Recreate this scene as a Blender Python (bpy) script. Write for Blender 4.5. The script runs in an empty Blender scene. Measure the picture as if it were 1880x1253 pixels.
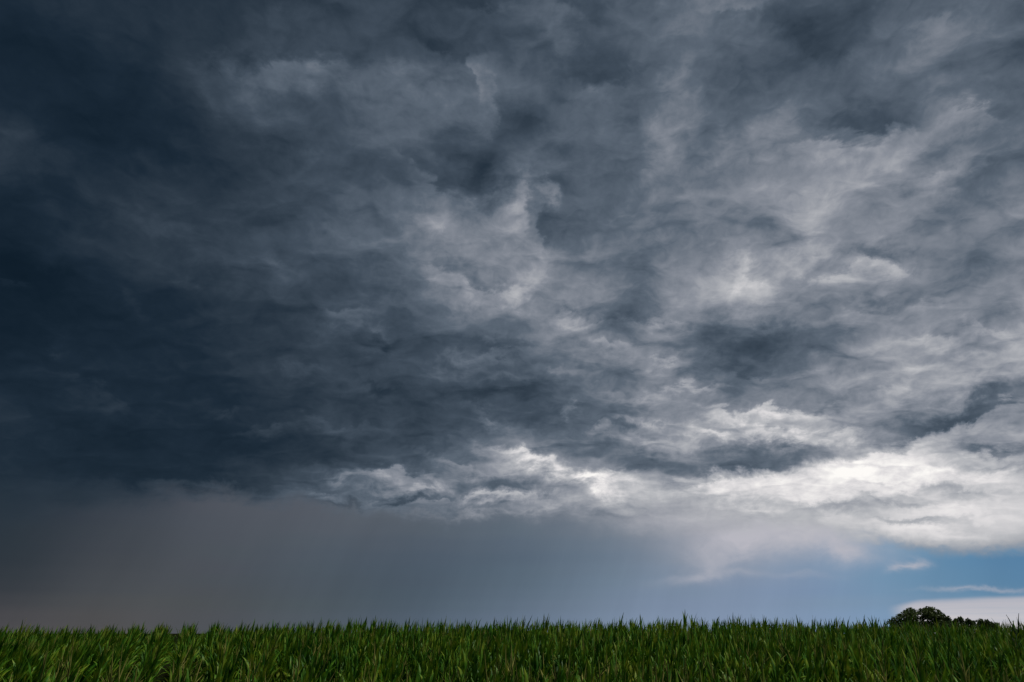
import bpy, bmesh, math, random
import numpy as np
from mathutils import Vector, Matrix

# >>>TABLES
# cloud-deck tone by elevation (rows) and azimuth -50..50 deg, 0-255 display values
SKY_EL = [1, 3, 5, 7, 9, 11, 13, 15, 17, 19, 21.5, 24, 26.5, 29, 31.5, 34, 37, 40, 43, 46, 50]
SKY_TONE = [
 [64,65,66,67,67,73,81,82,80,83,85,88,92,97,103,111,118,125,131,136,139,140,142,153,184,187,187,185,184,182,180],
 [45,46,47,48,48,56,71,78,80,82,82,84,87,90,95,101,111,119,127,134,138,138,135,134,126,132,137,136,135,133,132],
 [44,44,43,43,43,53,70,78,82,84,85,85,88,90,93,99,108,119,131,142,152,156,148,135,131,132,140,149,160,172,187],
 [39,41,42,43,44,55,70,81,85,87,89,92,94,96,100,104,113,123,135,150,166,178,181,182,192,203,202,202,201,201,200],
 [37,37,38,38,39,39,44,58,72,77,84,97,103,107,111,114,133,142,149,156,171,187,193,195,191,200,197,191,184,176,169],
 [39,39,38,38,37,35,34,40,51,58,68,92,109,116,120,128,167,174,162,151,164,169,180,199,194,181,170,167,164,161,157],
 [33,37,38,39,38,35,32,32,35,40,45,56,70,83,111,178,154,121,102,116,141,133,154,176,164,139,145,157,154,151,150],
 [22,25,30,35,38,36,33,33,36,43,53,56,59,65,85,127,110,98,103,131,150,154,151,138,131,131,145,150,150,150,150],
 [22,21,22,23,30,35,33,35,39,46,55,61,60,62,68,80,83,95,113,128,128,122,117,119,127,135,145,150,150,149,141],
 [23,23,22,21,26,33,36,38,42,48,56,65,68,70,75,86,95,108,120,122,111,103,107,121,131,132,139,149,142,132,127],
 [25,23,23,23,25,29,34,40,47,55,59,58,71,78,83,87,103,114,124,139,118,107,109,119,116,117,117,127,127,126,122],
 [32,28,25,25,30,33,38,44,51,64,67,61,73,84,93,99,119,123,118,127,127,131,138,128,133,110,109,122,122,119,121],
 [39,35,31,36,43,45,48,52,56,65,71,78,93,108,117,121,121,119,117,117,135,150,155,134,135,122,117,115,120,117,109],
 [36,38,38,42,47,49,53,56,60,70,75,80,92,105,122,143,116,105,111,112,119,128,138,125,124,135,125,108,111,106,101],
 [30,33,37,42,41,44,46,50,56,69,83,93,100,112,126,143,109,95,99,108,112,114,118,125,143,137,119,116,103,97,93],
 [30,30,31,34,34,38,44,48,53,67,83,91,94,90,101,124,99,88,90,102,111,115,117,121,113,104,101,112,95,94,87],
 [33,31,32,35,35,39,45,54,59,63,76,77,75,75,75,80,88,93,93,103,112,118,117,103,91,106,103,109,101,79,77],
 [33,33,39,41,42,45,53,70,73,74,81,89,94,81,74,68,76,83,86,99,111,105,94,88,92,96,106,110,90,77,77],
 [33,35,42,45,45,46,52,71,78,80,85,88,90,85,84,84,79,76,76,86,96,92,86,72,73,84,93,94,85,79,77],
 [33,38,43,45,46,45,49,57,64,65,65,72,71,64,71,82,83,84,82,86,95,103,103,83,77,77,88,93,88,81,77],
 [36,42,45,46,46,46,52,57,61,59,60,69,68,59,59,61,76,86,80,83,97,108,116,93,78,74,83,91,94,85,79]]
LOW_EL = [0, 1, 2, 2.8, 3.6, 4.5, 5.5, 6.5, 7.5, 9, 11]
# colour of the rain curtains and clear strips under the cloud base, azimuth -40..40 deg
LOW_RGB = [
 [[76,75,79],[76,75,79],[76,75,79],[78,77,80],[80,79,81],[79,80,83],[78,81,86],[78,82,89],[78,85,93],[78,87,97],[79,90,102],[81,93,107],[82,96,112],[88,103,120],[95,111,129],[102,118,138],[109,125,147],[116,133,156],[122,140,164],[126,144,168],[129,147,173],[132,150,177],[131,151,180],[130,152,183],[128,153,184],[125,153,185],[122,153,186],[121,154,187],[120,155,188],[120,155,188],[120,155,188]],
 [[69,69,74],[69,70,75],[70,70,75],[74,74,78],[78,78,80],[78,79,83],[77,80,85],[77,81,88],[77,84,92],[77,86,95],[78,89,100],[79,91,105],[80,94,109],[86,101,118],[93,108,126],[99,115,135],[106,123,144],[113,130,152],[120,138,161],[124,141,166],[127,145,170],[130,148,175],[130,150,177],[129,151,179],[127,151,181],[123,151,181],[119,150,181],[116,150,181],[113,150,182],[112,150,181],[112,149,181]],
 [[56,60,66],[57,60,67],[59,62,69],[67,70,75],[74,76,80],[75,78,82],[75,79,83],[75,80,86],[74,82,89],[74,84,92],[75,86,96],[75,88,100],[76,90,104],[82,97,112],[88,104,120],[94,110,128],[102,118,137],[109,126,146],[116,133,155],[120,137,161],[124,141,166],[127,145,171],[127,146,173],[126,147,174],[124,148,175],[119,146,174],[114,145,174],[108,143,173],[100,140,171],[98,139,170],[97,138,170]],
 [[46,53,61],[47,53,61],[50,56,64],[61,65,72],[70,74,80],[72,76,82],[74,78,84],[74,79,86],[73,81,89],[73,82,92],[73,84,95],[73,86,98],[74,88,102],[79,94,109],[85,100,116],[90,106,123],[98,115,133],[106,123,142],[113,131,152],[118,135,158],[122,140,163],[126,144,169],[126,145,172],[125,146,175],[122,146,176],[115,145,174],[107,142,172],[98,137,169],[90,131,165],[88,130,164],[87,130,164]],
 [[42,50,59],[43,50,59],[47,54,62],[58,63,71],[68,72,78],[71,75,82],[73,78,85],[74,80,88],[73,81,90],[73,82,93],[73,84,95],[73,85,98],[73,86,100],[78,92,107],[83,98,113],[87,103,119],[95,112,129],[103,120,139],[111,129,148],[117,134,155],[122,139,161],[128,144,168],[128,146,171],[127,147,175],[124,148,177],[114,145,174],[104,141,172],[96,136,169],[88,130,165],[86,128,164],[86,128,163]],
 [[38,47,56],[38,47,56],[43,51,60],[55,61,69],[65,69,76],[69,74,81],[74,78,86],[75,80,89],[74,82,92],[74,84,94],[74,85,97],[74,86,99],[74,87,101],[78,92,107],[82,97,112],[86,102,118],[94,110,126],[101,117,135],[109,126,144],[116,132,152],[124,139,159],[133,146,166],[132,148,170],[131,150,175],[127,150,177],[115,145,175],[101,140,172],[93,135,169],[87,129,165],[84,127,163],[87,130,165]],
 [[37,46,56],[37,47,56],[42,51,60],[53,59,68],[62,67,75],[68,73,81],[74,79,87],[75,82,90],[76,83,93],[76,85,96],[76,86,98],[76,87,100],[76,88,102],[79,92,107],[82,96,111],[84,99,115],[92,107,124],[99,115,132],[106,122,140],[116,130,148],[127,139,156],[138,148,165],[137,150,170],[138,153,174],[136,154,178],[124,150,177],[112,147,176],[109,146,176],[110,147,177],[115,152,180],[121,157,184]],
 [[36,46,56],[36,46,56],[42,51,60],[51,58,67],[60,66,74],[68,73,81],[74,79,88],[77,82,91],[78,85,94],[79,87,97],[79,88,99],[80,89,101],[80,91,104],[83,94,108],[85,98,112],[88,101,117],[95,109,124],[102,116,132],[109,123,139],[121,132,148],[133,142,157],[146,152,166],[150,157,171],[154,162,176],[157,166,180],[147,163,182],[137,161,184],[136,164,187],[141,170,193],[147,178,198],[152,180,199]],
 [[35,46,56],[35,46,56],[40,50,60],[49,56,66],[58,64,73],[67,73,82],[75,80,89],[78,83,92],[80,86,95],[82,88,98],[83,90,100],[84,92,103],[85,94,105],[87,98,110],[90,101,114],[92,105,118],[99,111,125],[107,118,132],[114,125,139],[126,135,148],[140,146,157],[154,157,166],[162,163,172],[170,170,177],[177,177,182],[167,174,185],[157,171,187],[155,172,189],[159,177,192],[163,180,193],[167,180,191]],
 [[34,46,56],[34,46,56],[37,48,59],[42,52,62],[52,60,70],[65,71,81],[77,81,90],[79,84,93],[82,87,96],[84,89,99],[86,92,101],[88,95,104],[90,97,107],[92,101,112],[95,104,116],[98,108,120],[104,113,126],[110,119,131],[116,125,137],[128,134,145],[141,144,154],[154,154,162],[160,160,167],[166,165,172],[171,170,176],[167,169,177],[166,170,178],[170,172,179],[176,176,181],[180,180,184],[180,180,184]],
 [[34,46,56],[34,46,56],[38,49,59],[41,51,62],[52,60,71],[66,72,82],[78,82,91],[80,85,94],[82,87,96],[85,90,99],[87,93,102],[90,96,105],[93,99,109],[96,103,113],[99,106,116],[102,110,120],[106,114,124],[110,117,127],[114,121,131],[124,129,139],[135,138,147],[147,148,156],[154,154,162],[159,159,166],[164,164,171],[167,167,173],[169,169,175],[171,171,177],[176,176,180],[180,180,184],[180,180,184]]]
# single cloud shelves and gaps: azimuth, elevation, tilt, half length, fade above, fade below (degrees), tone change
SHELVES = [
 (-25.03,42.12,12.8,5.09,0.46,2.09,26.0),
 (-19.89,43.34,6.4,3.25,0.46,1.93,22.0),
 (-25.04,43.44,12.8,5.68,0.94,0.52,-6.0),
 (-25.5,45.81,-4.7,3.04,1.17,1.17,12.0),
 (-29.96,39.4,-39.8,1.21,0.62,0.89,10.0),
 (-19.65,37.17,1.4,1.42,0.5,0.74,12.0),
 (-40.62,31.16,-5.8,2.41,0.92,1.28,9.0),
 (-3.46,49.2,1.4,3.77,0.92,0.37,-14.0),
 (-8.2,45.74,-15.2,3.36,1.31,0.39,-18.0),
 (-9.78,43.17,-9.5,5.89,0.93,2.53,18.0),
 (-3.63,44.13,92.2,1.78,0.36,1.66,24.0),
 (-1.98,41.79,91.1,1.63,2.2,0.46,18.0),
 (0.75,41.39,-0.7,2.31,1.03,1.23,-14.0),
 (5.42,47.56,-50.4,2.68,1.25,1.59,20.0),
 (6.59,49.18,-3.6,1.55,0.44,0.44,-14.0),
 (9.69,48.07,-32.8,1.81,0.73,0.73,-12.0),
 (9.06,44.11,-4.8,3.78,1.5,0.35,-15.0),
 (9.2,43.1,3.5,2.85,0.33,1.3,20.0),
 (17.11,41.69,48.0,2.57,1.98,1.67,22.0),
 (14.82,37.56,46.0,2.25,1.42,1.27,20.0),
 (-6.18,38.47,-20.9,5.02,2.3,0.69,-15.0),
 (-2.36,35.81,91.2,2.17,1.98,1.21,-28.0),
 (-7.68,35.89,-23.9,4.62,0.37,2.57,26.0),
 (1.47,34.64,79.3,2.64,1.52,0.54,36.0),
 (3.89,35.38,-45.8,1.55,0.45,0.76,32.0),
 (-7.49,32.97,3.2,1.81,0.88,0.7,22.0),
 (-12.46,32.71,-50.1,1.65,0.75,1.0,-11.0),
 (4.93,38.14,-2.7,1.45,0.64,0.64,-12.0),
 (3.36,32.26,86.0,2.75,0.43,2.24,-24.0),
 (24.12,46.39,-9.5,2.92,0.91,0.36,26.0),
 (29.2,43.3,-31.4,3.28,1.15,0.96,-14.0),
 (40.48,40.03,-14.1,2.29,0.45,1.04,20.0),
 (33.45,40.98,-18.4,0.88,0.36,0.51,14.0),
 (33.23,35.84,-17.5,3.14,2.28,0.3,-34.0),
 (31.7,34.94,-11.8,4.87,0.31,1.63,34.0),
 (40.59,34.14,-41.4,2.0,0.31,0.91,24.0),
 (41.63,35.32,-22.9,1.77,0.52,0.7,-9.0),
 (37.92,31.87,11.3,2.89,0.68,0.91,-18.0),
 (38.03,30.22,1.9,2.14,0.38,0.83,22.0),
 (33.35,31.14,-26.1,1.79,0.54,0.54,-15.0),
 (26.92,37.88,11.7,3.61,1.04,1.45,14.0),
 (37.49,28.23,3.3,2.83,0.76,0.91,-12.0),
 (45.1,37.57,-26.1,1.01,0.99,0.99,-9.0),
 (-29.05,28.14,-11.8,4.57,0.9,1.31,10.0),
 (-39.52,23.49,-0.4,3.28,0.66,1.47,-9.0),
 (-39.65,21.95,-1.4,1.29,0.18,0.33,10.0),
 (-21.61,27.42,-5.1,2.28,0.39,0.86,14.0),
 (-27.94,24.94,-8.8,1.03,0.33,0.58,10.0),
 (-32.6,22.69,-29.1,1.93,0.46,0.62,7.0),
 (-15.62,24.48,5.8,1.8,0.4,1.33,22.0),
 (-17.92,20.29,10.8,1.79,0.31,0.66,14.0),
 (-35.95,18.39,12.1,0.67,0.23,0.34,9.0),
 (-33.1,16.01,-17.4,3.98,0.34,1.05,9.0),
 (-23.9,16.12,6.6,1.01,0.29,0.5,15.0),
 (-20.13,14.78,10.2,2.09,0.26,0.6,16.0),
 (-16.57,15.51,-10.5,1.76,0.26,0.69,13.0),
 (-31.17,13.52,7.7,3.15,0.78,1.17,-8.0),
 (-5.26,28.11,-15.8,3.55,0.41,1.65,30.0),
 (-2.68,27.82,-12.4,2.14,1.28,0.37,-24.0),
 (0.36,26.99,-0.4,1.94,0.45,1.09,30.0),
 (2.8,28.68,49.8,2.47,1.24,0.9,26.0),
 (5.96,24.41,-5.2,2.38,0.36,0.64,34.0),
 (5.65,25.42,-2.4,1.6,0.64,0.23,-22.0),
 (11.22,24.87,2.9,3.01,1.08,0.31,-22.0),
 (13.6,23.91,-10.0,1.99,0.31,0.67,32.0),
 (10.19,22.33,-13.2,2.0,0.27,0.68,30.0),
 (13.46,21.01,-4.7,1.16,0.27,0.45,36.0),
 (-14.5,24.72,5.4,2.01,0.53,1.56,16.0),
 (-12.07,23.41,-43.5,1.49,0.65,0.28,15.0),
 (-11.37,22.56,3.9,1.54,0.54,0.63,-18.0),
 (-12.25,21.73,4.1,1.52,0.4,0.45,12.0),
 (-11.37,19.19,-10.9,1.97,0.36,0.45,-15.0),
 (-0.69,22.78,0.1,4.46,0.46,0.64,-16.0),
 (-1.53,21.91,7.8,3.94,0.27,0.46,15.0),
 (-4.99,21.25,1.5,1.95,0.27,0.46,11.0),
 (0.96,19.09,3.3,4.34,0.82,0.82,-18.0),
 (-6.26,20.21,-2.8,1.93,0.27,0.45,11.0),
 (-0.97,20.13,0.2,2.43,0.27,0.46,11.0),
 (-3.1,17.79,-18.3,1.99,0.32,0.64,16.0),
 (-1.75,16.59,-23.6,1.22,0.23,0.36,24.0),
 (4.14,20.59,-1.5,1.55,0.32,0.55,17.0),
 (4.99,17.3,67.0,0.91,0.38,0.38,24.0),
 (11.28,18.12,-3.5,2.77,0.31,0.45,22.0),
 (13.91,19.01,5.2,1.92,0.27,0.53,30.0),
 (7.64,15.83,2.7,1.48,0.27,0.45,22.0),
 (11.6,16.41,-8.2,1.81,0.27,0.44,26.0),
 (9.74,16.06,-2.7,1.93,0.31,0.31,-22.0),
 (11.02,14.8,-10.7,3.59,0.35,0.8,28.0),
 (-12.46,15.34,3.1,3.16,0.31,0.66,11.0),
 (21.31,26.43,-67.9,2.17,0.45,1.61,28.0),
 (26.63,27.96,12.3,2.63,0.92,1.05,28.0),
 (31.53,26.67,-19.1,2.43,0.56,0.24,-26.0),
 (32.22,25.68,-24.3,2.3,0.24,0.87,30.0),
 (28.81,25.89,12.7,2.44,0.29,0.98,26.0),
 (25.65,26.11,23.4,2.55,0.42,0.51,-16.0),
 (21.06,21.97,-10.7,5.0,1.73,1.94,-48.0),
 (29.41,22.21,-21.8,2.01,0.29,0.82,19.0),
 (34.02,22.2,-2.5,1.86,0.27,0.7,22.0),
 (30.65,22.83,-12.1,2.67,0.4,0.48,-16.0),
 (37.62,19.87,-19.7,1.67,0.26,0.56,32.0),
 (34.32,19.41,7.6,1.12,0.27,0.57,32.0),
 (34.24,17.89,2.0,5.51,0.5,1.07,20.0),
 (35.22,14.87,7.0,4.98,0.81,0.67,-14.0),
 (33.32,13.95,6.8,6.5,0.98,0.3,-62.0),
 (30.22,16.77,1.6,1.84,0.24,0.59,24.0),
 (17.74,16.46,-10.1,1.81,0.26,0.52,42.0),
 (21.05,16.18,-6.0,1.91,0.26,0.6,48.0),
 (24.13,16.05,-1.7,1.68,0.25,0.67,40.0),
 (17.56,15.0,-4.6,2.22,0.39,0.43,60.0),
 (22.41,13.98,-5.6,3.2,0.46,0.63,50.0),
 (26.12,14.28,-1.5,1.91,0.37,0.61,45.0),
 (26.2,16.25,2.8,2.34,0.41,0.49,-16.0),
 (16.05,18.66,-15.0,1.15,0.22,0.62,42.0),
 (21.24,19.17,3.0,1.54,0.26,0.51,22.0),
 (18.9,19.61,-6.3,2.19,0.52,0.44,-16.0),
 (27.39,12.12,6.5,4.3,0.35,2.35,58.0),
 (19.69,11.99,-1.2,6.14,1.42,0.42,-66.0),
 (17.21,10.81,1.7,5.43,0.29,1.17,40.0),
 (35.93,11.63,-14.2,1.82,0.41,0.33,-50.0),
 (31.33,10.26,-6.1,4.01,0.34,0.69,28.0),
 (30.86,8.04,-10.4,3.59,0.26,0.68,28.0),
 (30.69,7.24,-7.6,2.94,0.19,0.3,-38.0),
 (31.17,6.54,-13.1,4.44,0.34,0.94,30.0),
 (26.37,8.47,-4.2,2.16,0.39,0.39,-26.0),
 (1.62,13.41,-14.9,3.22,0.36,0.72,80.0),
 (6.19,11.54,-18.8,2.68,0.4,0.57,70.0),
 (8.54,11.66,-1.8,1.88,0.61,0.61,60.0),
 (0.23,10.95,-0.1,5.46,0.79,0.31,-36.0),
 (-9.9,11.92,1.9,3.13,0.3,0.7,42.0),
 (-7.04,11.31,1.3,1.62,0.39,0.39,55.0),
 (-7.96,10.07,1.3,3.56,0.43,0.22,-42.0),
 (-1.76,10.16,0.2,2.99,0.22,0.52,58.0),
 (-3.09,8.86,0.4,4.03,0.22,0.43,26.0),
 (1.93,9.43,9.2,2.25,0.3,0.43,26.0),
 (-15.4,10.1,2.7,1.95,0.25,0.51,30.0),
 (-13.74,9.25,2.2,2.13,0.25,0.21,-20.0),
 (-13.48,11.47,2.6,1.39,0.26,0.43,20.0),
 (-4.88,12.88,-23.1,2.84,0.27,0.66,26.0),
 (-24.07,10.54,2.4,5.78,1.61,0.28,-12.0),
 (7.72,8.96,-1.3,2.29,0.26,0.26,-22.0),
 (33.02,8.96,-9.2,2.85,0.22,0.52,-26.0),
 (28.91,8.77,-11.5,2.73,0.23,0.54,-24.0),
 (23.8,8.96,-8.2,3.36,0.24,0.64,-22.0),
 (36.18,10.24,-10.9,1.79,0.22,0.51,-26.0),
 (19.83,8.6,-9.3,2.75,0.33,0.66,-18.0),
 (29.21,10.28,-2.4,2.1,0.19,0.46,-18.0),
 (26.17,9.58,3.8,7.42,1.56,0.47,18.0),
 (31.88,19.43,1.8,5.48,1.18,1.18,10.0),
 (25.37,18.04,0.2,5.6,0.5,1.08,14.0),
 (34.77,16.49,2.7,3.71,0.38,0.91,16.0),
 (21.47,14.28,-5.5,4.87,0.34,0.84,16.0)]
SCUD = [
 (19.29,7.61,5.3,4.81,1.8,1.8,75),
 (17.09,6.09,12.7,3.28,0.99,0.99,45),
 (13.8,3.9,6.7,2.47,0.32,0.47,22),
 (15.29,4.54,22.4,2.08,0.7,0.47,35),
 (17.06,4.23,1.6,1.79,0.24,0.39,22),
 (23.41,6.62,-11.3,4.02,1.19,1.19,70),
 (29.4,4.43,2.8,0.94,0.33,0.33,55),
 (28.51,4.21,17.9,0.71,0.17,0.17,30),
 (12.13,8.51,-1.9,3.84,1.26,1.05,40),
 (32.88,2.79,1.5,2.6,0.17,0.17,55),
 (25.44,5.57,-19.0,2.07,0.55,0.55,35),
 (21.88,4.1,-1.7,2.23,0.19,0.27,14)]
# height of the cloud base and half width of its edge, azimuth -40..40 deg
BASE_EL = [8.32, 8.73, 8.71, 9.59, 9.75, 9.09, 8.94, 8.55, 8.49, 8.45, 8.64, 8.49, 7.82, 6.68, 5.4, 5.13, 4.83]
BASE_SOFT = [3.5, 2.82, 1.65, 0.7, 0.7, 0.78, 0.85, 0.93, 1.0, 1.45, 2.0, 2.2, 1.6, 0.85, 0.6, 0.6, 0.6]
# <<<TABLES

scene = bpy.context.scene
R = math.radians

# ------------------------------------------------------------------ camera
cam_data = bpy.data.cameras.new("camera")
cam = bpy.data.objects.new("camera", cam_data)
scene.collection.objects.link(cam)
scene.camera = cam
cam_data.sensor_width = 36.0
cam_data.lens = 24.0
cam_data.clip_start = 0.1
cam_data.clip_end = 20000.0
CAM_Z = 3.4
cam.location = (0.0, 0.0, CAM_Z)
cam.rotation_euler = (R(90.0 + 23.17), 0.0, 0.0)

# ------------------------------------------------------------------ sky
world = bpy.data.worlds.new("World")
scene.world = world
world.use_nodes = True
NT = world.node_tree
NT.nodes.clear()
SKY_STRENGTH = 0.1


class V:
    """A float or vector socket with arithmetic, for writing the sky as formulas."""
    def __init__(s, sock): s.s = sock
    def __add__(a, b): return m('ADD', a, b)
    def __radd__(a, b): return m('ADD', b, a)
    def __sub__(a, b): return m('SUBTRACT', a, b)
    def __rsub__(a, b): return m('SUBTRACT', b, a)
    def __mul__(a, b): return m('MULTIPLY', a, b)
    def __rmul__(a, b): return m('MULTIPLY', b, a)
    def __truediv__(a, b): return m('DIVIDE', a, b)
    def __pow__(a, b): return m('POWER', a, b)


def plug(node, i, v):
    if isinstance(v, V): NT.links.new(v.s, node.inputs[i])
    else: node.inputs[i].default_value = v


def m(op, a, b=0.0, c=None, clamp=False):
    n = NT.nodes.new('ShaderNodeMath'); n.operation = op; n.use_clamp = clamp
    plug(n, 0, a); plug(n, 1, b)
    if c is not None: plug(n, 2, c)
    return V(n.outputs[0])


def sep(v):
    n = NT.nodes.new('ShaderNodeSeparateXYZ'); plug(n, 0, v)
    return [V(o) for o in n.outputs]


def comb(x, y, z=0.0):
    n = NT.nodes.new('ShaderNodeCombineXYZ')
    plug(n, 0, x); plug(n, 1, y); plug(n, 2, z)
    return V(n.outputs[0])


def noise(vec, scale, detail=5.0, rough=0.55, dist=0.0, lac=2.0, color=False):
    n = NT.nodes.new('ShaderNodeTexNoise'); n.noise_dimensions = '3D'
    plug(n, 'Vector', vec)
    n.inputs['Scale'].default_value = scale
    n.inputs['Detail'].default_value = detail
    n.inputs['Roughness'].default_value = rough
    n.inputs['Lacunarity'].default_value = lac
    n.inputs['Distortion'].default_value = dist
    return V(n.outputs['Color' if color else 'Fac'])


def ss(v, a, b, lo=0.0, hi=1.0):
    """Smooth step of v from a to b."""
    n = NT.nodes.new('ShaderNodeMapRange'); n.interpolation_type = 'SMOOTHSTEP'
    plug(n, 0, v); plug(n, 1, a); plug(n, 2, b); plug(n, 3, lo); plug(n, 4, hi)
    return V(n.outputs[0])


def lerp(f, a, b):
    n = NT.nodes.new('ShaderNodeMix'); n.data_type = 'FLOAT'
    plug(n, 0, f); plug(n, 2, a); plug(n, 3, b)
    return V(n.outputs[0])


def cmix(f, a, b, mode='MIX'):
    n = NT.nodes.new('ShaderNodeMix'); n.data_type = 'RGBA'; n.blend_type = mode
    plug(n, 0, f)
    for i, v in ((6, a), (7, b)):
        if isinstance(v, V): NT.links.new(v.s, n.inputs[i])
        else: n.inputs[i].default_value = v
    return V(n.outputs[2])


def ramp(fac, stops, interp='B_SPLINE'):
    n = NT.nodes.new('ShaderNodeValToRGB'); n.color_ramp.interpolation = interp
    e = n.color_ramp.elements
    e[0].position = stops[0][0]; e[0].color = stops[0][1]
    e[1].position = stops[-1][0]; e[1].color = stops[-1][1]
    for p, c in stops[1:-1]: e.new(p).color = c
    plug(n, 0, fac)
    return V(n.outputs[0])


def to_float(c):
    n = NT.nodes.new('ShaderNodeSeparateColor'); plug(n, 0, c)
    return V(n.outputs[0])


def subtree(name, ins, outs, fn):
    """A node group built on its own (small trees update fast), then used like a function."""
    global NT
    keep = NT
    NT = bpy.data.node_groups.new(name, 'ShaderNodeTree')
    for nm, kind in ins: NT.interface.new_socket(nm, in_out='INPUT', socket_type='NodeSocket' + kind)
    for nm, kind in outs: NT.interface.new_socket(nm, in_out='OUTPUT', socket_type='NodeSocket' + kind)
    gi = NT.nodes.new('NodeGroupInput')
    res = fn(*[V(o) for o in gi.outputs[:len(ins)]])
    go = NT.nodes.new('NodeGroupOutput')
    for i, r in enumerate(res if isinstance(res, tuple) else (res,)): NT.links.new(r.s, go.inputs[i])
    tree = NT
    NT = keep
    return tree


def call(tree, *args):
    n = NT.nodes.new('ShaderNodeGroup'); n.node_tree = tree
    for i, v in enumerate(args): plug(n, i, v)
    o = [V(x) for x in n.outputs]
    return o[0] if len(o) == 1 else o


def shelf(x, y, tone, place, turn, size, fade, amount):
    """Adds one shelf to the tone: a ridge that breaks off on one side and fades on the other."""
    mp = NT.nodes.new('ShaderNodeMapping'); mp.vector_type = 'TEXTURE'
    for i, v in enumerate((comb(x, y, tone), place, turn, size)): plug(mp, i, v)
    u, v, t = sep(V(mp.outputs[0]))
    v = m('MAXIMUM', v, v * fade)
    g = m('EXPONENT', m('MULTIPLY_ADD', u, u, v * v) * -1.0)
    return m('MULTIPLY_ADD', g, amount, t)


SHELF = subtree("cloud_shelf", [("X", 'Float'), ("Y", 'Float'), ("Tone", 'Float'), ("Place", 'Vector'), ("Turn", 'Vector'),
                                ("Size", 'Vector'), ("Fade", 'Float'), ("Amount", 'Float')], [("Tone", 'Float')], shelf)


def shelves(table, unit):
    def fn(x, y, t):
        for (a, e, rot, ln, up, dn, amp) in table:
            t = call(SHELF, x, y, t, (a, e, 0), (0, 0, R(rot)), (ln, up, 1), -up / dn, amp / unit)
        return t
    return fn


def rows(table, els, lo, hi, colour):
    """Looks a direction up in a table of rows (one per elevation) of columns (azimuth lo..hi)."""
    def fn(a, e):
        f = m('MULTIPLY_ADD', a, 1.0 / (hi - lo), -lo / (hi - lo))
        out = None
        for k, row in enumerate(table):
            k1 = len(row) - 1.0
            r = ramp(f, [(i / k1, px(*v) if colour else (v / 255.0,) * 3 + (1,)) for i, v in enumerate(row)])
            if not colour: r = to_float(r)
            if out is None: out = r
            else: out = (cmix if colour else lerp)(ss(e, els[k - 1], els[k]), out, r)
        return out
    return fn


def px(*c):
    return tuple(v / 3294.6 if v < 10.3 else ((v / 255.0 + 0.055) / 1.055) ** 2.4 for v in c) + (1.0,)


AE = [("Azimuth", 'Float'), ("Elevation", 'Float')]
XYT = [("X", 'Float'), ("Y", 'Float'), ("Tone", 'Float')]
DECK_TONES = subtree("deck_tones", AE, [("Tone", 'Float')], rows(SKY_TONE, SKY_EL, -50.0, 50.0, False))
LOW_COLOURS = subtree("low_colours", AE, [("Color", 'Color')], rows(LOW_RGB, LOW_EL, -40.0, 40.0, True))
CLOUD_SHELVES = subtree("cloud_shelves", XYT, [("Tone", 'Float')], shelves(SHELVES, 255.0))
CLOUD_SCUD = subtree("cloud_scud", XYT, [("Amount", 'Float')], shelves(SCUD, 100.0))

geo = NT.nodes.new('ShaderNodeNewGeometry')
inc = NT.nodes.new('ShaderNodeVectorMath'); inc.operation = 'SCALE'; inc.inputs['Scale'].default_value = -1.0
NT.links.new(geo.outputs['Incoming'], inc.inputs[0])
DIR = V(inc.outputs[0])
dx, dy, dz = sep(DIR)
DEG = 180.0 / math.pi
az = m('ARCTAN2', dx, dy) * DEG
el = m('ARCSINE', dz) * DEG

# the cloud deck seen from below: a level sheet, squeezed towards the horizon
den = m('MAXIMUM', dz, 0.0) + 0.16
PX = dx / den
PY = dy / den
deck = comb(PX, PY * 0.62, 0.0)

# the same sky as lumps, a little wider than tall
lump = comb(dx, dy, dz * 1.55)

# edges wander: the tone map is looked up at a direction bent by turbulence
w1x, w1y, _ = sep(noise(lump, 5.5, 5.0, 0.55, 0.2, color=True))
w2x, w2y, w2z = sep(noise(lump, 17.0, 7.0, 0.62, 0.3, color=True))
calm = ss(el, 3.0, 11.0)
k_calm = lerp(calm, 0.15, 1.0)
waz = az + ((w1x - 0.5) * 7.0 + (w2x - 0.5) * 3.6) * k_calm
wel = el + ((w1y - 0.5) * 5.0 + (w2y - 0.5) * 3.0) * k_calm

# broad tones of the deck
tone = call(DECK_TONES, waz, wel)

# single shelves, tongues and gaps
s_warp = comb(az + ((w1x - 0.5) * 2.6 + (w2x - 0.5) * 6.0) * lerp(calm, 0.35, 1.0),
              el + ((w1y - 0.5) * 1.8 + (w2y - 0.5) * 4.6) * lerp(calm, 0.35, 1.0))
sx, sy, _ = sep(s_warp)
tone = call(CLOUD_SHELVES, sx, sy, tone)

# small relief of the underside: lumps that overhang, so each breaks off sharply on one side
def lumps(vec, scale, ly, lz, detail, rough):
    soft = noise(vec, scale, 2.0, 0.5)
    cx, cy, cz = sep(vec)
    return noise(comb(cx + (w2x - 0.5) * 0.02, cy + (soft - 0.5) * ly, cz + (soft - 0.5) * lz), scale, detail, rough, 0.1) - 0.5

fine = lumps(lump, 24.0, 0.0, 0.095, 8.0, 0.57)
mid = lumps(lump, 10.0, 0.0, 0.24, 7.0, 0.54)
sheet = comb(PX, PY * 1.25, 0.7)
ripple = lumps(sheet, 5.5, -0.38, 0.0, 8.0, 0.55)
broad = lumps(sheet, 2.4, -0.45, 0.0, 6.0, 0.55)
relief = fine * 0.55 + mid * 0.55 + ripple * ss(el, 6.0, 16.0, 0.45, 0.95) + broad * 0.42
rough_amt = ss(el, 5.5, 11.0, 0.25, 1.0)
tone = tone * (1.0 + relief * rough_amt)

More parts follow.
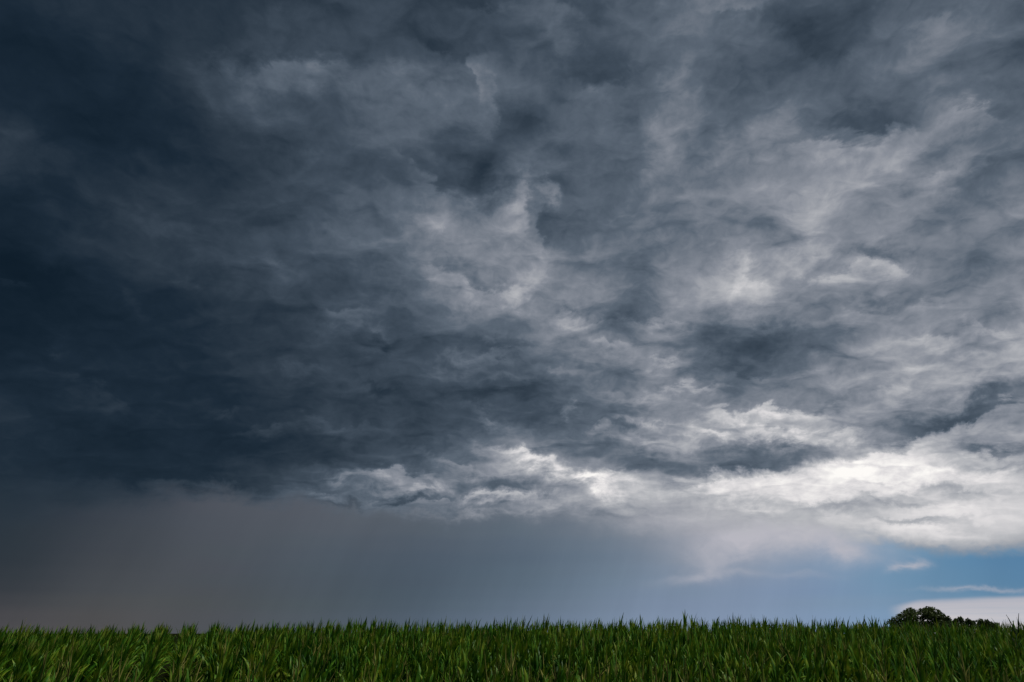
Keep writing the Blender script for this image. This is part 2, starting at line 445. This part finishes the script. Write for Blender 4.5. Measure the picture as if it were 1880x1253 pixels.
# behind the camera the overcast goes on as an even grey deck
back = ss(m('ABSOLUTE', az), 55.0, 120.0)
tone = lerp(back, tone, 0.27 + relief * 0.25)
tone = m('MAXIMUM', tone, 0.05)


cloud = ramp(tone, [(0.0, px(0, 12, 24)), (0.08, px(12, 27, 39)), (0.14, px(25, 39, 52)), (0.21, px(44, 56, 68)),
                    (0.30, px(65, 77, 90)), (0.40, px(91, 102, 115)), (0.55, px(137, 142, 152)),
                    (0.72, px(185, 186, 190)), (0.86, px(225, 222, 223)), (1.0, px(255, 252, 248))], 'LINEAR')

# rain curtains and clear strips under the cloud base
lel = el + ((w1y - 0.5) * 1.2 + (w2y - 0.5) * 0.8) * ss(el, 1.0, 8.0, 0.1, 1.0)
low = call(LOW_COLOURS, az + (w1x - 0.5) * 1.5, lel)
# slanting rain shafts
shaft = noise(comb((az - el * 0.35) * 0.32, el * 0.03, 1.7), 1.0, 5.0, 0.6) - 0.5
low = cmix(1.0, low, ramp(m('MULTIPLY_ADD', shaft, 0.38, 0.5), [(0.0, (0.70, 0.71, 0.73, 1)), (0.5, (0.97, 0.97, 0.97, 1)), (1.0, (1.22, 1.22, 1.20, 1))], 'LINEAR'), 'MULTIPLY')
# bright strip of clear air on the horizon to the right of the last curtain
strip = ss(az + (w2x - 0.5) * 0.8, 26.9, 29.0) * ss(lel - (az - 30.0) * 0.03 + ss(az, 29.5, 27.0) * 0.3, 2.25, 1.85)
band = noise(comb(az * 0.05, el * 1.1, 0.3), 1.6, 4.0, 0.6)
low = cmix(strip * ss(band, 0.2, 0.62, 0.72, 0.97), low, cmix(ss(el, 0.8, 2.2), px(203, 198, 201), px(180, 180, 190)))
# scud hanging under the base
scud = call(CLOUD_SCUD, sx, sy, 0.0)
scud = m('MULTIPLY', scud, 1.0 + (fine + mid) * 1.2, clamp=True)
low = cmix(scud, low, px(184, 183, 192))
base_row = ramp(m('MULTIPLY_ADD', az, 0.0125, 0.5), [(i / 16.0, (v / 20.0, w / 10.0, 0, 1)) for i, (v, w) in enumerate(zip(BASE_EL, BASE_SOFT))])
n = NT.nodes.new('ShaderNodeSeparateColor'); plug(n, 0, base_row)
base_el = V(n.outputs[0]) * 20.0
base_soft = V(n.outputs[1]) * 10.0
wel2 = el + ((w1y - 0.5) * 2.0 + (w2y - 0.5) * 3.0 + fine * 1.6) * lerp(calm, 0.75, 1.0)
under = ss((wel2 - base_el) / base_soft, -1.0, 1.0)
col = cmix(back, cmix(under, low, cloud), cloud)

sky_tex = NT.nodes.new('ShaderNodeTexSky'); sky_tex.sky_type = 'NISHITA'
sky_tex.sun_disc = False
SUN_EL, SUN_AZ = 68.0, 80.0
sky_tex.sun_elevation = R(SUN_EL); sky_tex.sun_rotation = R(SUN_AZ)
boost = NT.nodes.new('ShaderNodeVectorMath'); boost.operation = 'SCALE'; boost.inputs['Scale'].default_value = 1.0 / SKY_STRENGTH
NT.links.new(col.s, boost.inputs[0])
final = cmix(0.985, V(sky_tex.outputs[0]), V(boost.outputs[0]))
bg = NT.nodes.new('ShaderNodeBackground'); bg.inputs['Strength'].default_value = SKY_STRENGTH
NT.links.new(final.s, bg.inputs['Color'])
wo = NT.nodes.new('ShaderNodeOutputWorld')
NT.links.new(bg.outputs[0], wo.inputs['Surface'])
world.cycles.sampling_method = 'MANUAL'
world.cycles.sample_map_resolution = 512

scene.view_settings.view_transform = 'Standard'
scene.view_settings.look = 'None'
scene.view_settings.exposure = 0.0
scene.view_settings.gamma = 1.0
scene.view_settings.use_curve_mapping = False

# a weak, very soft sun through the thinner cloud to the right
sun_data = bpy.data.lights.new("sun", 'SUN')
sun_data.energy = 2.9
sun_data.angle = R(10.0)
sun_data.color = (1.0, 0.95, 0.86)
sun = bpy.data.objects.new("sun", sun_data)
scene.collection.objects.link(sun)
sun_dir = Vector((math.sin(R(SUN_AZ)) * math.cos(R(SUN_EL)), math.cos(R(SUN_AZ)) * math.cos(R(SUN_EL)), math.sin(R(SUN_EL))))
sun.rotation_euler = sun_dir.to_track_quat('Z', 'Y').to_euler()

# ------------------------------------------------------------------ materials
rng = np.random.default_rng(11)
random.seed(5)


def new_mat(name):
    mt = bpy.data.materials.new(name); mt.use_nodes = True
    mt.node_tree.nodes.clear()
    return mt, mt.node_tree


def leafy(name, stops, scale, rough=0.5, trans=0.25, spec=0.3):
    """Leaf material: colour varies leaf by leaf along the ramp, some light passes through."""
    mt, nt = new_mat(name)
    N = nt.nodes.new
    g = N('ShaderNodeNewGeometry')
    nz = N('ShaderNodeTexNoise'); nz.inputs['Scale'].default_value = scale; nz.inputs['Detail'].default_value = 3.0
    nt.links.new(g.outputs['Position'], nz.inputs['Vector'])
    nb = N('ShaderNodeTexNoise'); nb.inputs['Scale'].default_value = scale * 0.12; nb.inputs['Detail'].default_value = 2.0
    nt.links.new(g.outputs['Position'], nb.inputs['Vector'])
    ad = N('ShaderNodeMath'); ad.operation = 'MULTIPLY_ADD'; ad.inputs[1].default_value = 0.5
    nt.links.new(nb.outputs['Fac'], ad.inputs[0]); nt.links.new(nz.outputs['Fac'], ad.inputs[2])
    mr = N('ShaderNodeMapRange'); mr.inputs[1].default_value = 0.48; mr.inputs[2].default_value = 1.02
    nt.links.new(ad.outputs[0], mr.inputs[0])
    cr = N('ShaderNodeValToRGB')
    e = cr.color_ramp.elements
    e[0].position, e[0].color = stops[0][0], stops[0][1] + (1,)
    e[1].position, e[1].color = stops[-1][0], stops[-1][1] + (1,)
    for p, c in stops[1:-1]: e.new(p).color = c + (1,)
    nt.links.new(mr.outputs[0], cr.inputs[0])
    pr = N('ShaderNodeBsdfPrincipled')
    pr.inputs['Roughness'].default_value = rough
    pr.inputs['Specular IOR Level'].default_value = spec
    nt.links.new(cr.outputs[0], pr.inputs['Base Color'])
    tr = N('ShaderNodeBsdfTranslucent')
    hs = N('ShaderNodeHueSaturation'); hs.inputs['Hue'].default_value = 0.48; hs.inputs['Value'].default_value = 1.2
    nt.links.new(cr.outputs[0], hs.inputs['Color']); nt.links.new(hs.outputs[0], tr.inputs['Color'])
    mx = N('ShaderNodeMixShader'); mx.inputs[0].default_value = trans
    nt.links.new(pr.outputs[0], mx.inputs[1]); nt.links.new(tr.outputs[0], mx.inputs[2])
    out = N('ShaderNodeOutputMaterial'); nt.links.new(mx.outputs[0], out.inputs['Surface'])
    return mt


M_LEAF = leafy("corn_leaf", [(0.0, (0.010, 0.050, 0.004)), (0.3, (0.028, 0.115, 0.006)), (0.55, (0.085, 0.21, 0.012)), (1.0, (0.30, 0.36, 0.035))], 4.0, 0.5, 0.18, 0.15)
M_STALK = leafy("corn_stalk", [(0.0, (0.05, 0.09, 0.02)), (1.0, (0.12, 0.14, 0.045))], 2.0, 0.5, 0.0)
M_TASSEL = leafy("corn_tassel", [(0.0, (0.08, 0.075, 0.02)), (0.45, (0.29, 0.30, 0.07)), (1.0, (0.56, 0.50, 0.15))], 3.0, 0.7, 0.15, 0.15)
M_DARK_LEAF = leafy("dark_corn_leaf", [(0.0, (0.012, 0.026, 0.008)), (1.0, (0.03, 0.05, 0.014))], 2.6)
M_TREE = leafy("tree_leaf", [(0.0, (0.030, 0.058, 0.018)), (0.5, (0.062, 0.105, 0.030)), (1.0, (0.110, 0.150, 0.045))], 0.6, 0.6, 0.2)
M_BARK = leafy("bark", [(0.0, (0.03, 0.025, 0.02)), (1.0, (0.08, 0.065, 0.05))], 1.5, 0.85, 0.0, 0.1)
M_SOIL = leafy("soil", [(0.0, (0.010, 0.008, 0.005)), (0.6, (0.008, 0.012, 0.004)), (1.0, (0.012, 0.022, 0.006))], 1.3, 1.0, 0.0, 0.0)

# ------------------------------------------------------------------ ground
PLANT_H = 2.3
# height of the crop's top relative to the eye, by distance ahead
TOP_Y = [0, 9, 12, 14, 16, 18, 21, 25, 29, 33, 40, 60, 120, 200, 500, 3000]
TOP_T = [-1.1, -.76, -.66, -.62, -.62, -.40, -.13, .13, .38, .28, -.05, -.25, -2.3, -2.6, -2.4, -1.6]
# how much of the crest each bearing (x / y) gets
CREST_S = [-2, -.72, -.55, -.45, -.36, -.2, 0, .2, .35, .5, .6, .72, 2]
CREST_A = [-.19, -.19, -.19, -.17, -.07, .0, .0, .07, .10, .02, -.04, .04, .04]


def top_z(x, y):
    x = np.asarray(x, float); y = np.asarray(y, float)
    d = np.maximum(y, 0.0)
    k = np.clip((d - 16.0) / 10.0, 0, 1) * np.clip((70.0 - d) / 30.0, 0, 1)
    s = x / np.maximum(d, 6.0)
    return CAM_Z + np.interp(d, TOP_Y, TOP_T) + np.interp(s, CREST_S, CREST_A) * k


def ground_z(x, y):
    acc = 0.0
    for o in (-1.2, -0.4, 0.4, 1.2):
        acc = acc + top_z(x, np.asarray(y, float) + o)
    return acc / 4.0 - PLANT_H


def link(o, parent=None):
    scene.collection.objects.link(o)
    if parent is not None: o.parent = parent
    return o


def mesh_from(name, v, f, mats, mi=None, smooth=False):
    me = bpy.data.meshes.new(name)
    v = np.asarray(v, np.float32)
    f = np.asarray(f, np.int32)
    me.vertices.add(len(v)); me.vertices.foreach_set("co", v.ravel())
    me.loops.add(f.size); me.loops.foreach_set("vertex_index", f.ravel())
    me.polygons.add(len(f)); me.polygons.foreach_set("loop_start", np.arange(len(f), dtype=np.int32) * f.shape[1])
    for mt in mats: me.materials.append(mt)
    if mi is not None: me.polygons.foreach_set("material_index", np.asarray(mi, np.int32))
    if smooth: me.polygons.foreach_set("use_smooth", np.ones(len(f), bool))
    me.update(calc_edges=True)
    return me


gx = np.concatenate([-np.geomspace(6000, 44, 24), np.linspace(-40, 40, 81), np.geomspace(44, 6000, 24)])
gy = np.concatenate([-np.geomspace(3000, 6, 12), np.linspace(0, 60, 61), np.geomspace(64, 8000, 30)])
X, Y = np.meshgrid(gx, gy)
Z = ground_z(X, Y)
nx = len(gx)
ii, jj = np.meshgrid(np.arange(nx - 1), np.arange(len(gy) - 1))
q = (jj * nx + ii).ravel()
ground = link(bpy.data.objects.new("ground", mesh_from("ground", np.stack([X, Y, Z], -1).reshape(-1, 3),
              np.stack([q, q + 1, q + nx + 1, q + nx], -1), [M_SOIL], smooth=True)))
ground['kind'] = 'structure'

# ------------------------------------------------------------------ corn
UP = np.array([0, 0, 1.0])


def leaf_mesh(length, width, lean, droop, segs, fold, twist, r):
    """One strap leaf from its collar at the origin, growing towards +x: rises at `lean` from upright, bends over by `droop`."""
    v, f = [], []
    p = np.zeros(3); ang = lean
    t0 = r.uniform(-.5, .5)
    for i in range(segs + 1):
        t = i / segs
        w = width * 0.5 * (min(1.0, 0.55 + t * 2.2) if t < 0.3 else (1 - ((t - 0.3) / 0.7) ** 1.7) * 1.0) + 0.0008
        side = np.array([0, 1.0, 0])
        d = np.array([math.sin(ang), 0, math.cos(ang)])
        nrm = np.cross(side, d)
        tw = twist * t + t0 * 0.3
        sd = side * math.cos(tw) + nrm * math.sin(tw)
        up = np.cross(d, sd)
        wob = up * 0.012 * math.sin(t * 17 + t0 * 9) * (t > 0.1)
        if fold:
            v += [p - sd * w - up * w * 0.45 + wob, p, p + sd * w - up * w * 0.45 - wob]
        else:
            v += [p - sd * w, p + sd * w]
        ang = lean + droop * ((i + 1) / segs) ** 1.8
        p = p + d * (length / segs)
    k = 3 if fold else 2
    for i in range(segs):
        a = i * k
        for c in range(k - 1):
            f.append((a + c, a + c + 1, a + k + c + 1, a + k + c))
    return np.array(v), np.array(f)


def tube(pts, radii, n):
    v, f = [], []
    for p, r_ in zip(pts, radii):
        for i in range(n):
            a = 2 * math.pi * i / n
            v.append((p[0] + r_ * math.cos(a), p[1] + r_ * math.sin(a), p[2]))
    for k in range(len(pts) - 1):
        for i in range(n):
            j = (i + 1) % n
            f.append((k * n + i, k * n + j, k * n + n + j, k * n + n + i))
    return np.array(v, float), np.array(f)


def tassel_geo(r, n):
    """Upright central spike and a few side branches, base at the origin."""
    V_, F_ = [], []
    off = 0
    for b in range(1 + r.integers(3, 6)):
        L = r.uniform(0.34, 0.46) if b == 0 else r.uniform(0.16, 0.28)
        z0 = 0.0 if b == 0 else r.uniform(0.01, 0.09)
        out = 0.06 if b == 0 else r.uniform(0.25, 0.6)
        az_ = r.uniform(0, 6.28)
        h = np.array([math.cos(az_), math.sin(az_), 0])
        pts = [np.array([0, 0, z0 - (0.1 if b == 0 else 0)])]
        for t in (0.4, 1.0):
            pts.append(np.array([0, 0, z0]) + UP * L * t * math.cos(out * t) + h * L * t * math.sin(out * (0.5 + 0.5 * t)))
        v, f = tube(pts, [0.005, 0.008, 0.002] if b == 0 else [0.003, 0.0055, 0.0015], n)
        V_.append(v); F_.append(f + off); off += len(v)
    return np.concatenate(V_), np.concatenate(F_)


def rot_z(a):
    c, s_ = math.cos(a), math.sin(a)
    return np.array([[c, -s_, 0], [s_, c, 0], [0, 0, 1]])


def plant_layout(r, n_leaves):
    """Where the leaves of one plant sit: height, bearing, length, width, lean, droop (upper ones slim and upright)."""
    base = r.normal(0, 0.2)
    out = []
    for i in range(n_leaves):
        t = i / (n_leaves - 1.0)
        z = 0.5 + 1.32 * t ** 0.85
        out.append((z, base + math.pi * i + r.normal(0, 0.4), (0.88 - 0.32 * t) * r.uniform(0.82, 1.15), 0.105 - 0.055 * t,
                    r.uniform(0.08, 0.30) * (1.9 - 1.2 * t), r.uniform(0.4, 1.6) * (1.35 - 0.95 * t) * (1.6 if r.random() < 0.15 else 1.0)))
    return out


def whole_plant(r, n_leaves, segs, fold, ntub):
    Vs, Fs, Ms, off = [], [], [], 0
    def put(v, f, mi):
        nonlocal off
        Vs.append(v); Fs.append(f + off); Ms.append(np.full(len(f), mi)); off += len(v)
    v, f = tube([(0, 0, 0), (0, 0, 1.0), (0, 0, 2.0)], [0.015, 0.012, 0.006], ntub)
    put(v, f, 1)
    for z, a, L, wd, lean, droop in plant_layout(r, n_leaves):
        v, f = leaf_mesh(L, wd, lean, droop, segs, fold, r.normal(0, 0.7), r)
        put(v @ rot_z(a).T + UP * z, f, 0)
    if r.random() < 0.33:
        v, f = tassel_geo(r, 3)
        put(v + UP * 1.95, f, 2)
    return np.concatenate(Vs), np.concatenate(Fs), np.concatenate(Ms)


# plants stand in rows running away to the left
ROW_AZ = R(-24.0)
row_d = np.array([math.sin(ROW_AZ), math.cos(ROW_AZ)]); row_n = np.array([math.cos(ROW_AZ), -math.sin(ROW_AZ)])
spots = []
for ri in range(-90, 110):
    along = np.arange(-60, 90, 0.18)
    along = along + rng.normal(0, 0.03, len(along)) + rng.uniform(0, 0.16)
    c = ri * 0.98 + rng.normal(0, 0.03, len(along))
    spots.append(along[:, None] * row_d + c[:, None] * row_n)
P = np.concatenate(spots)
P = P[(P[:, 1] > 8.3) & ((P[:, 1] < 38.0) | ((P[:, 1] < 62.0) & (P[:, 0] < -0.22 * P[:, 1]))) & (np.abs(P[:, 0]) < P[:, 1] * 0.82 + 3.0)]
# an unsown strip lies between the nearest block and the slope behind it
P = P[~((P[:, 1] > 14.0 + 0.7 * np.sin(P[:, 0] * 0.9) + 0.3 * np.sin(P[:, 0] * 2.7)) &
        (P[:, 1] < 19.0 + 0.8 * np.sin(P[:, 0] * 0.55 + 1.0) + 0.4 * np.sin(P[:, 0] * 1.9)))]
# thin patches open dark gaps between the tufts
thin = np.sin(P[:, 0] * 1.7 + np.sin(P[:, 1] * 1.1)) * np.sin(P[:, 1] * 1.45 + np.sin(P[:, 0] * 0.8) * 1.5)
P = P[rng.random(len(P)) > 0.05 + 0.40 * np.clip(thin - 0.25, 0, 1)]
patch = np.sin(P[:, 0] * 0.9 + 1.3) * np.sin(P[:, 1] * 0.7) * 0.05 + np.sin(P[:, 0] * 2.3) * np.cos(P[:, 1] * 1.9 + 2) * 0.04
S_ = 1.0 + 0.8 * patch + rng.normal(0, 0.04, len(P)) + 0.06 * (rng.random(len(P)) > 0.9)
G = ground_z(P[:, 0], P[:, 1])
A_ = math.pi / 2 - ROW_AZ + rng.normal(0, 0.5, len(P)) + math.pi * rng.integers(0, 2, len(P))
LX, LY = rng.normal(0.13, 0.06, len(P)), rng.normal(0, 0.05, len(P))

# the 300 that show largest become plants of their own: nearest ones with their top inside the frame
top = (G + 2.3 * S_ - CAM_Z) / P[:, 1]
inside = (np.abs(P[:, 0]) < P[:, 1] * 0.70) & (top > -0.0615)
order = np.argsort(np.where(inside, P[:, 1], 1e9))
near = np.zeros(len(P), bool); near[order[:299]] = True

LEAF_DROOP = np.array([0.2, 0.3, 0.4, 0.55, 0.7, 1.0, 1.4, 0.35, 2.0])
leaf_bank = []
for i in range(9):
    r = np.random.default_rng(100 + i)
    v, f = leaf_mesh(0.70, 0.08, 0.2, LEAF_DROOP[i], 7, True, r.normal(0, 0.8), r)
    leaf_bank.append(mesh_from("leaf", v, f, [M_LEAF], smooth=True))
tassel_bank = [mesh_from("tassel", *tassel_geo(np.random.default_rng(200 + i), 5), [M_TASSEL], smooth=True) for i in range(5)]
stalk_me = mesh_from("stalk", *tube([(0, 0, 0), (0, 0, .7), (0, 0, 1.4), (0, 0, 2.0)], [.015, .013, .009, .006], 6), [M_STALK], smooth=True)


def lean_matrix(x, y, z, a, lx, ly, s):
    return Matrix.Translation((x, y, z)) @ Matrix.Rotation(lx, 4, 'Y') @ Matrix.Rotation(ly, 4, 'X') @ Matrix.Rotation(a, 4, 'Z') @ Matrix.Scale(s, 4)


def has_tassel(i):
    return np.random.default_rng(9000 + i).random() > 0.25


def corn_plant(i, label, group=None, leaf_mat=None, extra=1.0, spread=1.0):
    r = np.random.default_rng(5000 + i)
    root = link(bpy.data.objects.new("corn_plant", None))
    root.empty_display_size = 0.1
    root.matrix_world = lean_matrix(P[i, 0], P[i, 1], G[i], A_[i], LX[i], LY[i], S_[i] * extra)
    root['label'] = label; root['category'] = 'corn'
    if group: root['group'] = group
    link(bpy.data.objects.new("stalk", stalk_me), root)
    for z, a, L, wd, lean, droop in plant_layout(r, 8):
        lean, droop = lean * spread, droop * spread
        pick = int(np.argmin(np.abs(LEAF_DROOP - droop) + r.uniform(0, 0.25, len(LEAF_DROOP))))
        o = link(bpy.data.objects.new("leaf", leaf_bank[pick]), root)
        k = L / 0.70
        o.matrix_local = Matrix.Translation((0, 0, z)) @ Matrix.Rotation(a, 4, 'Z') @ Matrix.Rotation(lean - 0.2 + r.normal(0, 0.05), 4, 'Y') @ Matrix.Diagonal((k * 1.08, wd / 0.072, k * 1.08, 1))
        if leaf_mat is not None:
            o.material_slots[0].link = 'OBJECT'; o.material_slots[0].material = leaf_mat
    if leaf_mat is not None or not has_tassel(i):
        return root
    t = link(bpy.data.objects.new("tassel", tassel_bank[r.integers(len(tassel_bank))]), root)
    t.location = (0, 0, 1.98); t.rotation_euler = (r.normal(0, 0.16), r.normal(0.05, 0.16), r.uniform(0, 6.28)); t.scale = (1.25, 1.25, r.uniform(1.0, 1.5))
    return root


for i in np.nonzero(near)[0]:
    s_ = P[i, 0] / P[i, 1]
    where = ("under the dark curtain at left" if s_ < -0.32 else "below the grey rain at centre left" if s_ < 0.0
             else "below the bright cloud break at centre right" if s_ < 0.34 else "in front of the broad tree at right")
    look = "tasselled" if has_tassel(int(i)) else "leafy topped"
    corn_plant(int(i), "%s corn plant in the nearest rows %s" % (look, where), "corn plants in the nearest rows")
# one plant stands well above the rest at the right end
tall = int(np.argmin((P[:, 0] / P[:, 1] - 0.682) ** 2 * 400 + (P[:, 1] - 24.0) ** 2 + near * 100))
near[tall] = True
corn_plant(tall, "lone dark corn plant rising above the others at the right end of the crest", None, M_DARK_LEAF, 1.16, 0.45)

rest = np.nonzero(~near)[0]
fine_v = [whole_plant(np.random.default_rng(300 + i), 10, 5, True, 4) for i in range(12)]
far_v = [whole_plant(np.random.default_rng(400 + i), 10, 4, False, 3) for i in range(14)]
bigV, bigF, bigM, off = [], [], [], 0
for bank, pick in ((fine_v, rest[P[rest, 1] < 19]), (far_v, rest[P[rest, 1] >= 19])):
    which = rng.integers(0, len(bank), len(pick))
    for k, (v, f, mi) in enumerate(bank):
        idx = pick[which == k]
        if len(idx) == 0: continue
        ca, sa = np.cos(A_[idx]), np.sin(A_[idx])
        x = v[None, :, 0] * ca[:, None] - v[None, :, 1] * sa[:, None]
        y = v[None, :, 0] * sa[:, None] + v[None, :, 1] * ca[:, None]
        z = np.repeat(v[None, :, 2], len(idx), 0)
        s_ = S_[idx][:, None]
        w = np.stack([(x + z * LX[idx][:, None]) * s_ + P[idx, 0][:, None],
                      (y - z * LY[idx][:, None]) * s_ + P[idx, 1][:, None], z * s_ + G[idx][:, None]], -1)
        bigV.append(w.reshape(-1, 3))
        bigF.append((f[None] + (off + np.arange(len(idx)) * len(v))[:, None, None]).reshape(-1, 4))
        bigM.append(np.tile(mi, len(idx)))
        off += len(v) * len(idx)
field = link(bpy.data.objects.new("corn_field", mesh_from("corn_field", np.concatenate(bigV), np.concatenate(bigF),
             [M_LEAF, M_STALK, M_TASSEL], np.concatenate(bigM))))
field['kind'] = 'stuff'
field['label'] = 'dense green corn filling the field up to the crest under the storm sky'
field['category'] = 'corn'

# ------------------------------------------------------------------ far trees


def crown_geo(lobes, n, size, r):
    """Many leaf-clump faces on and in overlapping lobes (x, y, z, rx, ry, rz), thinner where lobes end."""
    vol = np.array([l[3] * l[4] * l[5] for l in lobes]) ** 0.7
    pick = r.choice(len(lobes), n, p=vol / vol.sum())
    L = np.array(lobes)[pick]
    d = r.normal(size=(n, 3)); d /= np.linalg.norm(d, axis=1)[:, None]
    rad = r.random(n) ** 0.38
    bump = 1 + 0.22 * np.sin(d[:, 0] * 6 + L[:, 0] * 3) * np.sin(d[:, 2] * 7 + L[:, 1] * 5) + r.normal(0, 0.06, n)
    c = L[:, :3] + d * (rad * bump)[:, None] * L[:, 3:]
    # clumps: pull towards the nearest of some twig ends so gaps open between them
    tw = c[r.choice(n, max(12, n // 22), replace=False)]
    near_t = np.argmin(((c[:, None] - tw[None]) ** 2).sum(-1), 1)
    c = c * 0.68 + tw[near_t] * 0.32
    u = r.normal(size=(n, 3)); u /= np.linalg.norm(u, axis=1)[:, None]
    w = np.cross(u, r.normal(size=(n, 3))); w /= np.linalg.norm(w, axis=1)[:, None]
    s = size * r.uniform(0.6, 1.3, n)[:, None]
    v = np.stack([c - u * s, c + w * s * 0.55, c + u * s, c - w * s * 0.55], 1).reshape(-1, 3)
    return v, np.arange(n * 4).reshape(-1, 4)


def limb(p0, p1, r0, r1):
    p0, p1 = Vector(p0), Vector(p1)
    mid = (p0 + p1) / 2 + Vector((0, 0, 0.06 * (p1 - p0).length))
    return tube([p0, mid, p1], [r0, (r0 + r1) / 2, r1], 7)


def tree(name, x, y, h, lobes, n, size, seed, label, group=None):
    r = np.random.default_rng(seed)
    g = float(ground_z(x, y)) - 0.1
    root = link(bpy.data.objects.new(name, None)); root.location = (x, y, g)
    root['label'] = label; root['category'] = 'tree'
    if group: root['group'] = group
    v, f = tube([(0, 0, 0), (0.05, 0, h * .2), (-.05, 0.05, h * .45), (0, 0, h * .75)], [h * .035, h * .027, h * .02, h * .008], 8)
    link(bpy.data.objects.new("trunk", mesh_from("trunk", v, f, [M_BARK], smooth=True)), root)
    for l in lobes:
        v, f = limb((0, 0, h * r.uniform(.22, .45)), (l[0] * .9, l[1] * .9, l[2]), h * .014, h * .004)
        link(bpy.data.objects.new("limb", mesh_from("limb", v, f, [M_BARK], smooth=True)), root)
    v, f = crown_geo(lobes, n, size, r)
    link(bpy.data.objects.new("crown", mesh_from("crown", v, f, [M_TREE])), root)
    return root


def at_px(x, dist):
    """World x of a bearing given as the photograph's column."""
    return (x - 940.0) / 1253.3 / 1.0877 * dist


# broad tree behind the crest: two spreading lobes, the left one lower
D0 = 150.0
u0 = D0 / 1253.3 / 1.0877 * 1.0
zt = CAM_Z + D0 / 1483.0 * 49 - float(ground_z(at_px(1690, D0), D0)) + 0.1
big_lobes = []
for (px_, dz_, rx, rz) in [(-37, -31, 13, 15), (-28, -23, 15, 14), (-16, -18, 14, 14), (-4, -10, 12, 10), (10, -13, 16, 13),
                           (25, -13, 17, 13), (40, -21, 12, 13), (50, -26, 8, 10), (0, -34, 24, 14), (28, -34, 22, 13), (-30, -40, 20, 11)]:
    big_lobes.append((px_ * u0, rng.uniform(-2, 2), zt + dz_ * u0, rx * u0, rx * u0 * 1.1, rz * u0))
tree("broad_tree", at_px(1690, D0), D0, zt, big_lobes, 17000, 0.18, 21,
     "broad leafy tree with a lower left half rising behind the corn at the right")
D1 = 260.0
u1 = D1 / 1253.3 / 1.0877
for k, (cx, ty, wd, lab) in enumerate([
        (1752, 1134, 18, "small round treetop just right of the broad tree behind the corn"),
        (1768, 1136, 14, "low treetop between two small round treetops behind the corn"),
        (1784, 1133, 16, "slightly taller small treetop in the middle of the far tree line"),
        (1804, 1136, 20, "wide low treetop right of the middle of the far tree line"),
        (1826, 1139, 17, "lowest small treetop at the right end of the far tree line"),
        (305, 1158, 16, "dark far treetop showing through a gap between corn tops at the left"),
        (196, 1160, 14, "dark far treetop barely showing between corn tops at the far left")]):
    zt1 = CAM_Z + D1 / 1483.0 * (1163 - ty) - float(ground_z(at_px(cx, D1), D1)) + 0.1
    r = np.random.default_rng(600 + k)
    lobes = [(r.uniform(-1, 1) * wd * .95 * u1, r.uniform(-1, 1), zt1 - (5 + 7 * abs(q_)) * u1 + r.uniform(-.3, .3), wd * .34 * u1, wd * .34 * u1, 6 * u1) for q_ in (0, .5, 1, 1.4)]
    lobes += [(0, 0, zt1 - 15 * u1, wd * 1.25 * u1, wd * .6 * u1, 11 * u1)]
    tree("distant_tree", at_px(cx, D1), D1 + r.uniform(-8, 8), zt1, lobes, 3000, 0.30, 700 + k, lab, "far treetops behind the field")
